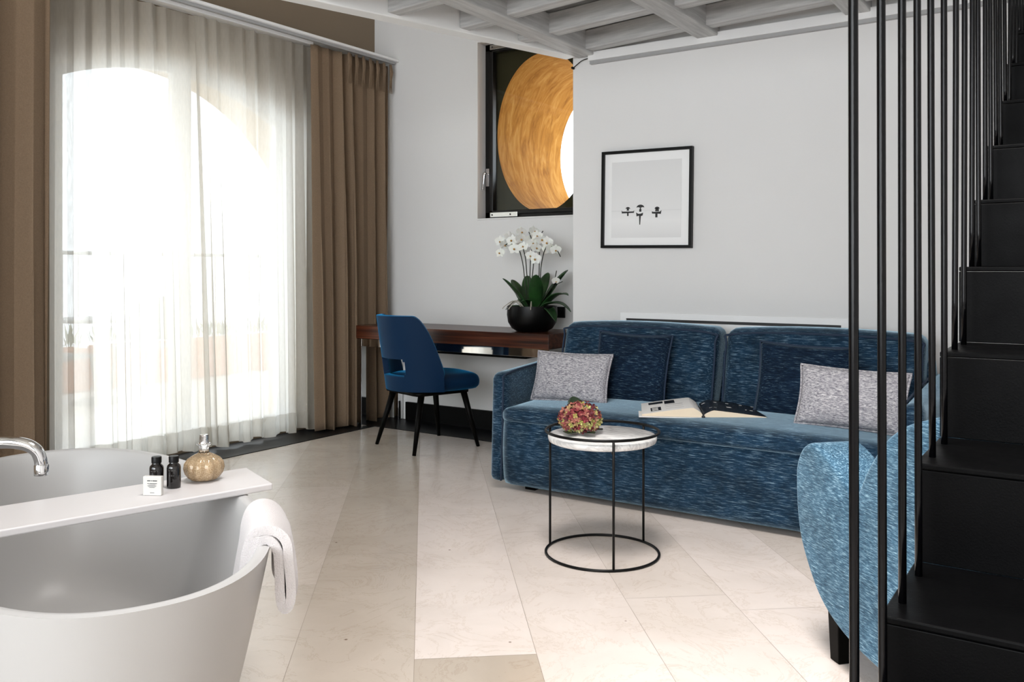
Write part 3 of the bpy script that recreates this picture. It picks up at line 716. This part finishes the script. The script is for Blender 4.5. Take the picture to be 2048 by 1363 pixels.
# ------------------------------------------------------------------ sofa
SX0, SX1 = -2.69, -.585
t = thing('sofa', 'large blue chenille two-seat sofa against the white wall', 'sofa', ((SX0+SX1)/2, 3.79, 0))
hx = (SX1-SX0)/2
def base_w(p, u):
    y = p.y
    if u[1] < 0: y = y - .018*(1-((u[2])**2)) + .0*u[2]
    return (p.x, y, p.z)
bx = add('base', soft_box((0, .38, .215), (hx-.075, .38, .19), .025, (40, 10, 10), (0, .0, 0), warp=base_w), M['sofa'], t, smooth=True)
bm = bmesh.new(); tube(bm, [(-hx+.08, -.004, .395), (-hx*.5, -.016, .40), (0, -.018, .40), (hx*.5, -.016, .40), (hx-.08, -.004, .395)], .006, 8); add('piping', bm, M['piping'], bx, smooth=True)
def seat_w(p, u):
    return (p.x, p.y, p.z+.010*(u[1])+(.012*(1-u[0]**4) if u[2] > 0 else 0))
st = add('seat_cushion', soft_box((0, .30, .405), (hx-.075, .325, .04), .035, (40, 14, 6), (0, .01, .012), warp=seat_w), M['sofa'], t, smooth=True)
for cx, w_ in ((-.492, .468), (.488, .476)):
    def bw(p, u):
        k = (p.z+.22)/.44; r = 0
        y = p.y+.115*k
        z = p.z+.012*(1-u[0]**2)*(1 if u[2] > .5 else 0)
        x = p.x*(1-.015*(1-k))
        return (x, y+(.018*(1-u[2]**2)*(1-u[0]**2) if u[1] > .9 else 0)-(.0 if u[1] > 0 else .0), z)
    bc = add('back_cushion', soft_box((cx, .58, .632), (w_, .085, .218), .05, (24, 8, 16), (0, .03, .006), warp=bw), M['sofa'], t, smooth=True)
    zt = .822; y0 = .60
    pts = [(cx-w_+.012, .53, .45), (cx-w_+.012, .585, .76), (cx-w_+.045, .605, .822), (cx, .603, .838), (cx+w_-.045, .605, .822), (cx+w_-.012, .585, .76), (cx+w_-.012, .53, .45)]
    bm = bmesh.new(); tube(bm, smooth_path(pts, 8), .006, 8); add('piping', bm, M['piping'], bc, smooth=True)
def mk_arm(sg):
    def aw(p, u):
        k = (p.z+.29)/.58; z = p.z
        if u[2] > -.2: z += (.055*(u[1]+1)/2)*k
        y = p.y - (0 if u[1] > 0 else .0) + .02*k*(1 if u[1] < 0 else 0)
        return (p.x+sg*.012*k*0, y, z)
    a = add('arm', soft_box((sg*(hx-.042), .40, .325), (.042, .425, .285), .036, (6, 22, 18), (.01, 0, 0), warp=aw), M['sofa'], t, smooth=True)
    x = sg*(hx-.042)-sg*.036
    pts = [(x, -.022, .05), (x, -.008, .30), (x, .0, .54), (x, .035, .605), (x, .40, .637), (x, .72, .66)]
    bm = bmesh.new(); tube(bm, smooth_path(pts, 6), .005, 8); add('piping', bm, M['piping'], a, smooth=True)
mk_arm(-1); mk_arm(1)
add('back_frame', soft_box((0, .745, .38), (hx-.06, .07, .35), .03, (12, 4, 8)), M['sofa'], t, smooth=True)
for sx in (-1, 1):
    for y in (.1, .7): add('foot', B((sx*(hx-.2)-.03, y-.03, 0), (sx*(hx-.2)+.03, y+.03, .03)), M['dark_wood'], t)

# ------------------------------------------------------------------ cushions
def cushion(name, label, cat, c, ex, ez, w, h, th, m, pip, group=None):
    """ex: width direction, ez: up direction of the cushion (unit-ish)"""
    ex = Vector(ex).normalized(); ez = (Vector(ez)-ex*Vector(ez).dot(ex)).normalized(); ey = ez.cross(ex)
    t = bpy.data.objects.new(name, None); COL.objects.link(t); tag(t, label, cat, group)
    t.matrix_world = Matrix(((ex.x, ey.x, ez.x, c[0]), (ex.y, ey.y, ez.y, c[1]), (ex.z, ey.z, ez.z, c[2]), (0, 0, 0, 1)))
    def edge(u, v):
        x, z = (u-.5)*2, (v-.5)*2
        X = x*w/2*(1-.055*(1-z*z)); Z = z*h/2*(1-.06*(1-x*x)); return X, Z, x, z
    bm = bmesh.new()
    for sgn in (-1, 1):
        def fn(u, v):
            X, Z, x, z = edge(u, v)
            d = ((1-x**2)*(1-z**2))**.42*th/2
            n_ = noise.noise(Vector((X*9+c[0]*7, Z*9, sgn*2)))*.006*(1-x*x)*(1-z*z)*2
            return (X, sgn*d+n_, Z)
        grid(bm, 29, 25, fn)
    bmesh.ops.remove_doubles(bm, verts=bm.verts, dist=1e-4)
    add('cover', bm, m, t, smooth=True)
    P = []
    n = 22
    for k in range(n): P.append(edge(k/n, 0)[:2])
    for k in range(n): P.append(edge(1, k/n)[:2])
    for k in range(n): P.append(edge(1-k/n, 1)[:2])
    for k in range(n): P.append(edge(0, 1-k/n)[:2])
    bm = bmesh.new(); tube(bm, [(a, 0, b) for a, b in P], .0055, 8, closed=True); add('piping', bm, pip, t, smooth=True)
    return t
cushion('throw_cushion', 'dark blue chenille cushion behind the left grey cushion on the sofa', 'cushion', (-2.095, 4.245, .618), (1, -.03, -.02), (.0, .24, 1), .44, .40, .12, M['sofa_cushion'], M['piping'])
cushion('throw_cushion', 'dark blue chenille cushion behind the right grey cushion on the sofa', 'cushion', (-1.18, 4.245, .615), (1, .0, -.03), (0, .24, 1), .46, .37, .12, M['sofa_cushion'], M['piping'])
cushion('lumbar_cushion', 'grey woven lumbar cushion at the left arm of the sofa', 'cushion', (-2.362, 4.07, .578), (1, .05, .0), (.17, .34, 1), .45, .27, .12, M['grey_cushion'], M['grey_cushion'])
cushion('lumbar_cushion', 'grey woven lumbar cushion at the right end of the sofa behind the stair rods', 'cushion', (-.915, 4.03, .585), (1, -.02, -.03), (.02, .30, 1), .47, .27, .12, M['grey_cushion'], M['grey_cushion'])

# ------------------------------------------------------------------ open book on the seat
FLp, FRp = Vector((-1.815, 3.83, 0)), Vector((-1.29, 4.09, 0))
wv = (FRp-FLp).normalized(); ang = math.atan2(wv.y, wv.x)
t = thing('open_book', 'large open picture book lying on the sofa seat', 'book', (-1.555, 3.915, .455), ang)
def book_half(sg, w, hgt, name, fmat):
    bm = bmesh.new()
    def top(u, v):
        x = sg*u*w; z = .006+hgt*(1-(2*u-.62)**2*.62)*(min(1, u*9)**.5) if u > 0 else .006
        z = .009+hgt*(min(1, u/.16)**.55)*(1-.88*max(0, (u-.16)/.84)**1.15)
        return (x, v*.34, z)
    grid(bm, 41, 41, top, mi=fmat)
    # page edges front, back and outer
    for vv in (0, 1):
        for i in range(40):
            a, b = top(i/40, vv), top((i+1)/40, vv)
            f = bm.faces.new([bm.verts.new(q) for q in (a, b, (b[0], b[1], .006), (a[0], a[1], .006))]); f.material_index = 3
    a, b = top(1, 0), top(1, 1); f = bm.faces.new([bm.verts.new(q) for q in (a, b, (b[0], b[1], .006), (a[0], a[1], .006))]); f.material_index = 3
    o = add(name, bm, [M['page'], M['page_black'], M['page_grey'], M['page_edge']], t, auto=40)
    return o
def leftp(u, v):
    if u > .93 or v < .06 or v > .95: return 0
    if .62 < u < .86 and .70 < v < .9: return 1
    if .66 < u < .84 and .12 < v < .42 and (int(v*24) % 3 == 0 or int(u*30) % 4 == 0): return 1
    if .42 < u < .58 and (.62 < v < .9): return 1
    if .3 < u < .58 and .15 < v < .55 and int(v*30) % 5 == 0: return 2
    return 0
def rightp(u, v):
    if v < .05: return 1
    if u > .965: return 0
    if abs(v-.80) < .03 and int(u*20) % 4 == 1: return 0
    if .42 < u < .50 and .42 < v < .5: return 0
    if .70 < u < .85 and .40 < v < .43 and int(u*60) % 2: return 0
    if .12 < u < .24 and abs(v-.28-.2*(u-.12)) < .012: return 2
    return 1
book_half(-1, .285, .040, 'left_pages', leftp); book_half(1, .29, .030, 'right_pages', rightp)
add('cover', B((-.30, -.006, .0), (.302, .346, .005)), M['page'], t, bev=.001)
bm = bmesh.new(); tube(bm, [(0, -.008, .008), (0, .348, .008)], .008, 10); add('spine', bm, M['ink'], t, smooth=True)
# ------------------------------------------------------------------ round side table
tc_ = cam2room(.367, 3.565)
t = thing('side_table', 'round side table with black wire frame and white marble top', 'table', (tc_.x, tc_.y, 0))
bm = bmesh.new(); tube(bm, torus_pts((0, 0), .2295, .0055), .0055, 10, closed=True); add('base_ring', bm, M['black'], t, smooth=True)
bm = bmesh.new(); tube(bm, torus_pts((0, 0), .2295, .500), .0058, 10, closed=True); add('top_ring', bm, M['black'], t, smooth=True)
for a in (-85+34, 35+34, 155+34):
    a = radians(a); x, y = .2295*cos(a), .2295*sin(a)
    bm = bmesh.new(); tube(bm, [(x, y, .004), (x, y, .502)], .0052, 10); add('post', bm, M['black'], t, smooth=True)
    bm = bmesh.new(); tube(bm, [(x, y, .449), (x*.87, y*.87, .449)], .004, 8); add('tray_bracket', bm, M['black'], t, smooth=True)
bm = bmesh.new(); lathe(bm, [(0, .454), (.205, .454), (.218, .460), (.221, .470), (.221, .478), (.217, .482), (0, .482)], 96); add('marble_top', bm, M['marble'], t, auto=50)['label'] = 'white veined marble top'

# hydrangea
hp = cam2room(.28, 3.60)
t = thing('hydrangea_bloom', 'faded pink and green hydrangea head lying on the marble table', 'flower', (hp.x, hp.y, .4825))
bm = bmesh.new(); lay = bm.faces.layers.float.new('tone_'); rn = random.Random(9)
for k in range(230):
    z = 1-2*(k+.5)/230; a = k*2.39996
    d = Vector((sqrt(1-z*z)*cos(a), sqrt(1-z*z)*sin(a), z))
    if d.z < -.75: continue
    c = Vector((d.x*.084, d.y*.084, d.z*.062+.062))*rn.uniform(.93, 1.04); d = (d+Vector((rn.uniform(-.3, .3), rn.uniform(-.3, .3), rn.uniform(-.3, .3)))).normalized()
    a1 = d.orthogonal().normalized(); a2 = d.cross(a1); tn = min(1, max(0, rn.gauss(.45 if d.z > 0 else .68, .28))); s = rn.uniform(.011, .015); ro = rn.uniform(0, 6)
    for q in range(4):
        th = ro+q*pi/2; u1 = a1*cos(th)+a2*sin(th); u2 = d.cross(u1)
        P = [c, c+u1*s*.6+u2*s*.45+d*.003, c+u1*s*1.05+d*.007, c+u1*s*.6-u2*s*.45+d*.003]
        f = bm.faces.new([bm.verts.new(p) for p in P]); f[lay] = min(1, max(0, tn+rn.uniform(-.12, .12)))
tn = [f[lay] for f in bm.faces]; bm.faces.layers.float.remove(lay)
nf0 = len(tn); bmesh.ops.create_icosphere(bm, subdivisions=2, radius=.055, matrix=Matrix.Translation((0, 0, .058)))
me = bpy.data.meshes.new('petals'); bm.to_mesh(me); bm.free(); me.materials.append(M['hyd']); at_ = me.attributes.new('tone', 'FLOAT', 'FACE')
for i in range(len(me.polygons)): at_.data[i].value = tn[i] if i < nf0 else .1
o = bpy.data.objects.new('petals', me); COL.objects.link(o); o.parent = t
def hyleaf(p, az, ln, wd, tilt):
    bm = bmesh.new()
    def fn(u, v):
        q = (v-.5)*2; w = wd*sin(pi*min(1, .05+u*.93))**.8*(1+.06*sin(u*60))
        return (p[0]+ln*u*cos(az)*cos(tilt)-q*w*sin(az), p[1]+ln*u*sin(az)*cos(tilt)+q*w*cos(az), p[2]+ln*u*sin(tilt)+.15*w*abs(q))
    grid(bm, 16, 7, fn); o = add('leaf', bm, M['hyd_leaf'], t, smooth=True); o.modifiers.new('s', 'SOLIDIFY').thickness = .001
hyleaf((-.035, .05, .065), radians(150), .085, .038, radians(55)); hyleaf((-.02, -.03, .01), radians(-70), .085, .03, radians(3)); hyleaf((.03, -.03, .01), radians(-20), .07, .028, radians(5))
bm = bmesh.new(); tube(bm, [(0, 0, .03), (.03, .05, .012), (.05, .10, .006)], .004, 8); add('stem', bm, M['stem'], t, smooth=True)

# ------------------------------------------------------------------ armchair
fcam = (-.211, .974); fr = cam2room(*fcam); lf = Vector((-fr.y, fr.x, 0))
FL = cam2room(.88, 2.72)
t = thing('armchair', 'light blue chenille armchair with scooped arms beside the black stair', 'armchair', (FL.x, FL.y, 0), math.atan2(fr.y, fr.x))
# local: +x forward, +y left (towards the camera side panel at y=0), body extends to -y and -x
prof = [(0, .50), (-.004, .55), (-.03, .60), (-.065, .625), (-.105, .632), (-.155, .618), (-.21, .59), (-.265, .552), (-.30, .535), (-.325, .548), (-.358, .605), (-.42, .685), (-.47, .728),
        (-.53, .762), (-.60, .785), (-.645, .78), (-.665, .74), (-.67, .60), (-.66, .42), (-.63, .25), (-.58, .12), (-.50, .088), (-.394, .095), (-.29, .112), (-.206, .139), (-.14, .177), (-.086, .232), (-.03, .32), (-.006, .41)]
def panel(y0, y1, rb):
    P = smooth_path([(x, 0, z) for x, z in prof], 4, closed=True); n = len(P)
    cx = sum(p.x for p in P)/n; cz = sum(p.z for p in P)/n
    # inward normals for rounding
    nr = []
    for i in range(n):
        d = (P[(i+1) % n]-P[i-1]); q = Vector((d.z, 0, -d.x)).normalized(); nr.append(q)
    area2 = sum(P[i].x*P[(i+1) % n].z-P[(i+1) % n].x*P[i].z for i in range(n))
    sg = -1 if area2 > 0 else 1
    bm = bmesh.new(); rings = []
    ks = [(0, 1)] + [] 
    steps = []
    for k in range(6): a = pi/2*k/5; steps.append((y0+(y1-y0)*0 - 0 + (rb*(1-sin(a)) if y1 < y0 else rb*(1-sin(a))), rb*(1-cos(a))))
    L1 = []
    s = 1 if y1 > y0 else -1
    for k in range(6): a = pi/2*(5-k)/5; L1.append((y0+s*rb*(1-sin(a)), rb*(1-cos(a))))
    L2 = [(y1-s*(y-y0)*s*s, i) for y, i in reversed(L1)]
    for y, ins in L1+L2:
        rings.append([bm.verts.new((P[i].x+sg*nr[i].x*ins, y, P[i].z+sg*nr[i].z*ins)) for i in range(n)])
    for a, b in zip(rings, rings[1:]):
        for i in range(n): bm.faces.new((a[i], a[(i+1) % n], b[(i+1) % n], b[i]))
    bm.faces.new(rings[0]); bm.faces.new(rings[-1][::-1]); return bm
Wd = .70
add('arm', panel(0, -.13, .016), M['armchair'], t, auto=60)
add('arm', panel(-Wd, -Wd+.13, .030), M['armchair'], t, auto=60)
def bkw(p, u):
    k = (p.z+.33)/.66; return (p.x-.05*(k-.6) + (.05*abs(u[1])**2.5), p.y, p.z+(.03*(1-u[1]**2) if u[2] > 0 else 0))
add('backrest', soft_box((-.56, -Wd/2, .43), (.085, Wd/2-.06, .335), .05, (6, 16, 14), (.02, 0, 0), warp=bkw), M['armchair'], t, smooth=True)
add('seat_cushion', soft_box((-.27, -Wd/2, .34), (.22, Wd/2-.12, .07), .05, (12, 14, 6), (.01, 0, .02)), M['armchair'], t, smooth=True)
add('seat_base', soft_box((-.32, -Wd/2, .19), (.24, Wd/2-.10, .09), .03, (6, 8, 4)), M['armchair'], t, smooth=True)
for x, y in ((-.157, -.058), (-.157, -Wd+.058), (-.60, -.085), (-.60, -Wd+.085)):
    bm = bmesh.new(); 
    vs0 = [bm.verts.new((x+a*.022, y+b*.022, 0)) for a, b in ((-1, -1), (1, -1), (1, 1), (-1, 1))]; vs1 = [bm.verts.new((x+a*.028, y+b*.028, .17)) for a, b in ((-1, -1), (1, -1), (1, 1), (-1, 1))]
    bm.faces.new(vs0[::-1]); bm.faces.new(vs1)
    for i in range(4): bm.faces.new((vs0[i], vs0[(i+1) % 4], vs1[(i+1) % 4], vs1[i]))
    add('leg', bm, M['dark_wood'], t, bev=.003)

# ------------------------------------------------------------------ steel staircase
t = thing('staircase', 'black steel staircase with thin vertical rods rising at the right', 'staircase', (-.305, 1.543, 0))
RUN, RISE, SWID = .322, .1934, .95
z0 = .58
rods = []
for k in range(-2, 10):
    y = RUN*k; z = z0+RISE*k
    add('tread', B((0, y, z-.012), (SWID, min(y+RUN+.006, YP-1.543-.002), z)), M['steel_black'], t, bev=.003)
    add('riser', B((0, y-.0, z-RISE+.0005), (SWID, y+.008, z-.0125)) if k > -2 else B((0, y, .001), (SWID, y+.008, z-.0125)), M['steel_black'], t, bev=.002)
rn = random.Random(4)
ys = [-.273] + [-.083+.1605*j for j in range(0, 20)]
for y in ys:
    k = math.floor(y/RUN+1e-6); zt = z0+RISE*k
    if zt > 2.5: continue
    wob = rn.uniform(-.006, .006); bm = bmesh.new()
    tube(bm, smooth_path([(.021, y, zt-.001), (.021+wob*.6, y, zt+(2.62-zt)*.5), (.021+wob*.2, y+wob, 2.75+.0)], 5), .0067, 10)
    add('baluster', bm, M['rod'], t, smooth=True)
for y in [RUN*k+.08+.16*q for k in range(3, 10) for q in (0, 1)]:
    k = math.floor(y/RUN+1e-6); zt = z0+RISE*k
    if zt > 2.5: continue
    bm = bmesh.new(); tube(bm, [(SWID-.03, y, zt), (SWID-.03, y, 2.75)], .0058, 8); add('baluster', bm, M['rod'], t, smooth=True)

# ------------------------------------------------------------------ bathtub
TC, TA, TB, TZ = Vector((-2.105, 1.210)), .80, .375, .565
ta_ = math.atan2(.37783, -.92587)
t = thing('bathtub', 'freestanding oval matt white bathtub in the lower left corner', 'bathtub', (TC.x, TC.y, 0), ta_)
def se(a, A, Bq, n=2.25):
    c_, s_ = cos(a), sin(a); return (A*abs(c_)**(2/n)*(1 if c_ >= 0 else -1), Bq*abs(s_)**(2/n)*(1 if s_ >= 0 else -1))
bm = bmesh.new(); prof_t = []
for k in range(15):
    v = k/14; z = .0+TZ*v; s = .70+.30*(v**.75); prof_t.append((s, z, 0))
prof_t += [(1, TZ, -.004), (1, TZ+.002, -.010), (1, TZ, -.024), (1, TZ-.004, -.028)]
for k in range(1, 13):
    v = 1-k/12; z = .13+(TZ-.004-.13)*v; s = .74+.26*(v**.6); prof_t.append((s, z, -.03))
prof_t += [(.62, .115, -.03), (.35, .112, -.02), (.02, .11, 0)]
rings = []
for s, z, off in prof_t:
    rings.append([bm.verts.new((*se(2*pi*q/120, TA*s+off, TB*(s+(1-s)*-.12)+off), z)) for q in range(120)])
for a, b in zip(rings, rings[1:]):
    for q in range(120): bm.faces.new((a[q], a[(q+1) % 120], b[(q+1) % 120], b[q]))
bm.faces.new(rings[0][::-1]); bm.faces.new(rings[-1])
add('tub_body', bm, M['tub'], t, auto=50)
# shelf across the tub
t = thing('bath_shelf', 'white shelf board lying across the bathtub', 'shelf', (0, 0, 0))
Ra, Rb = Vector((-2.035, 1.655)), Vector((-1.825, 1.565)); La, Lb = Vector((-2.195, .93)), Vector((-1.98, .86))
Q = [Ra, Rb, Vector((-2.09, .70)), Vector((-2.30, .76))]
Ra, Rb = Vector((-2.035, 1.655)), Vector((-1.825, 1.57)); d_ = (Vector((-1.987, .954))-Rb).normalized(); Q = [Ra, Rb, Rb+d_*.86, Ra+d_*.86]
bm = bmesh.new(); v0 = [bm.verts.new((*q, TZ+.003)) for q in Q]; v1 = [bm.verts.new((*q, TZ+.021)) for q in Q]
bm.faces.new(v0); bm.faces.new(v1)
for i in range(4): bm.faces.new((v0[i], v0[(i+1) % 4], v1[(i+1) % 4], v1[i]))
add('board', bm, M['shelf'], t, bev=.004, bseg=3)
SZ = TZ+.0215
# faucet
t = thing('tub_filler', 'chrome arched tap spout over the bathtub', 'tap', (-2.80, .72, 0))
fp = [(-2.80, .76, .62), (-2.795, .77, .66), (-2.76, .81, .687), (-2.60, 1.0, .689), (-2.46, 1.165, .690), (-2.40, 1.205, .688), (-2.372, 1.228, .672), (-2.362, 1.238, .645), (-2.36, 1.24, .612)]
bm = bmesh.new(); tube(bm, smooth_path([Vector(p)-Vector((-2.80, .72, 0)) for p in [(-2.83, .735, .0), (-2.83, .735, .3), (-2.83, .735, .6)]+fp[1:]], 6), .0165, 20); add('spout', bm, M['chrome'], t, smooth=True)
bm = bmesh.new(); lathe(bm, [(0, -.004), (.0185, -.004), (.0185, .022), (.0165, .026), (0, .026)], 24, (-2.36+2.80, 1.24-.72)); bmesh.ops.translate(bm, verts=bm.verts, vec=(0, 0, .606)); add('aerator', bm, M['chrome'], t, auto=40)
bm = bmesh.new(); lathe(bm, [(0, .001), (.05, .001), (.05, .015), (.02, .02), (0, .02)], 30, (-.03, .015)); add('floor_flange', bm, M['chrome'], t, auto=40)

# things on the shelf
t = thing('salt_decanter', 'ribbed glass decanter of orange bath salt with chrome stopper on the shelf', 'bottle', (-2.005, 1.489, SZ))
body = [(0, .001), (.026, .001), (.040, .007), (.050, .020), (.0535, .034), (.051, .048), (.042, .060), (.028, .068), (.016, .073), (.0125, .078), (.0125, .092), (.0185, .096), (.0185, .099), (.011, .0995)]
bm = bmesh.new(); lathe(bm, body, 96, lobes=10, lob=.13)
o = add('glass_body', bm, M['glass'], t, smooth=True)
inn = [(0, .0045), (.023, .0045), (.036, .010), (.0455, .021), (.049, .034), (.047, .045), (.040, .053), (0, .057)]
bm = bmesh.new(); lathe(bm, inn, 96, lobes=10, lob=.13); add('bath_salt', bm, M['salt'], t, smooth=True)
bm = bmesh.new(); lathe(bm, [(0, .0995), (.0125, .0995), (.0115, .104), (.0115, .121), (.010, .1225), (0, .1225)], 30); add('stopper', bm, M['chrome'], t, auto=40)
for (x, y, lab) in ((-2.033, 1.365, 'black toiletry bottle on the bath shelf, the one behind the white soap box'), (-2.003, 1.395, 'black toiletry bottle on the bath shelf, the one nearer the decanter')):
    b = thing('toiletry_bottle', lab, 'bottle', (x, y, SZ), radians(34))
    bm = bmesh.new(); lathe(bm, [(0, .001), (.017, .001), (.0175, .004), (.0175, .052), (.016, .058), (.011, .063), (.0105, .066), (0, .066)], 36); add('glass_body', bm, M['bottle'], b, auto=40)
    bm = bmesh.new(); lathe(bm, [(0, .066), (.0125, .066), (.0125, .080), (.0115, .082), (0, .082)], 32); add('cap', bm, M['black'], b, auto=40)
    bm = bmesh.new()
    for z, w in ((.046, .55), (.034, .35), (.032, .3), (.015, .2)):
        for q in range(7):
            a = -pi/2+w*(q-3)/3.5
            if q % 3 == 2: continue
            a2 = a+w*.22; bm.faces.new([bm.verts.new((.01765*cos(x_), .01765*sin(x_), zz)) for x_, zz in ((a, z), (a2, z), (a2, z+.0014), (a, z+.0014))])
    add('lettering', bm, M['grey_ink'], b)
t = thing('soap_box', 'small white soap box printed in black standing on the shelf', 'box', (-1.977, 1.318, SZ), radians(30))
add('carton', B((-.024, -.006, .0), (.024, .006, .048)), M['card'], t, bev=.0015)
bm = bmesh.new()
def dash(x0, x1, z, h, d=-.0063): bm.faces.new([bm.verts.new(q) for q in ((x0, d, z), (x1, d, z), (x1, d, z+h), (x0, d, z+h))])
for x0, x1 in ((-.0125, -.004), (-.0025, .0), (.0015, .013)): dash(x0, x1, .036, .0022)
for x0, x1 in ((-.012, -.008), (-.007, .013)): dash(x0, x1, .0295, .0014)
for i, w in enumerate((.009, .012, .010, .007)): dash(-w, w, .0265-i*.0022, .0009)
dash(-.005, .006, .0065, .0012)
add('lettering', bm, M['ink'], t)

# towel
t = thing('bath_towel', 'white terry towel draped over the end of the bathtub', 'towel', (0, 0, 0))
# rim point and directions near the right end
def rim_pt(a): 
    x, y = se(a, TA-.014, TB-.014); return Vector((TC.x+x*cos(ta_)-y*sin(ta_), TC.y+x*sin(ta_)+y*cos(ta_), 0))
def towel(u, v):
    # u: across the towel along the rim, v: along the folded path (inside bottom -> over -> outside -> fold back)
    a = TOW_A0+(TOW_A1-TOW_A0)*u; p = rim_pt(a); tn_ = (rim_pt(a+.02)-rim_pt(a-.02)).normalized(); out = Vector((tn_.y, -tn_.x, 0))
    if out.dot(p-Vector((TC.x, TC.y, 0))) < 0: out = -out
    d, z = TP(v); fr_ = .004*noise.noise(Vector((u*6, v*9, 1)))
    flare = 1+.25*(.5-u)
    return p+out*(d+fr_)+Vector((0, 0, TZ+z+fr_))+tn_*0
path = [(-.062, -.20), (-.052, -.12), (-.040, -.05), (-.034, -.01), (-.022, .022), (-.002, .034), (.026, .028), (.046, .004), (.052, -.035), (.057, -.07), (.058, -.105), (.054, -.128), (.046, -.136), (.038, -.126), (.035, -.10), (.035, -.07), (.032, -.035), (.027, -.012),
        (.012, .010), (-.004, .012), (-.016, .004), (-.022, -.02), (-.028, -.06), (-.040, -.13), (-.048, -.195)]
PP = smooth_path([(d, z, 0) for d, z in path], 5)
def TP(v):
    i = min(len(PP)-1, int(round(v*(len(PP)-1)))); return PP[i].x, PP[i].y
TOW_A0, TOW_A1 = pi+.80, pi+1.16
bm = bmesh.new(); grid(bm, 31, len(PP), towel)
o = add('terry_cloth', bm, M['towel'], t, smooth=True); so = o.modifiers.new('s', 'SOLIDIFY'); so.thickness = .020; so.offset = 0
b_ = o.modifiers.new('b', 'BEVEL'); b_.width = .008; b_.segments = 3; b_.limit_method = 'ANGLE'; b_.angle_limit = radians(60)
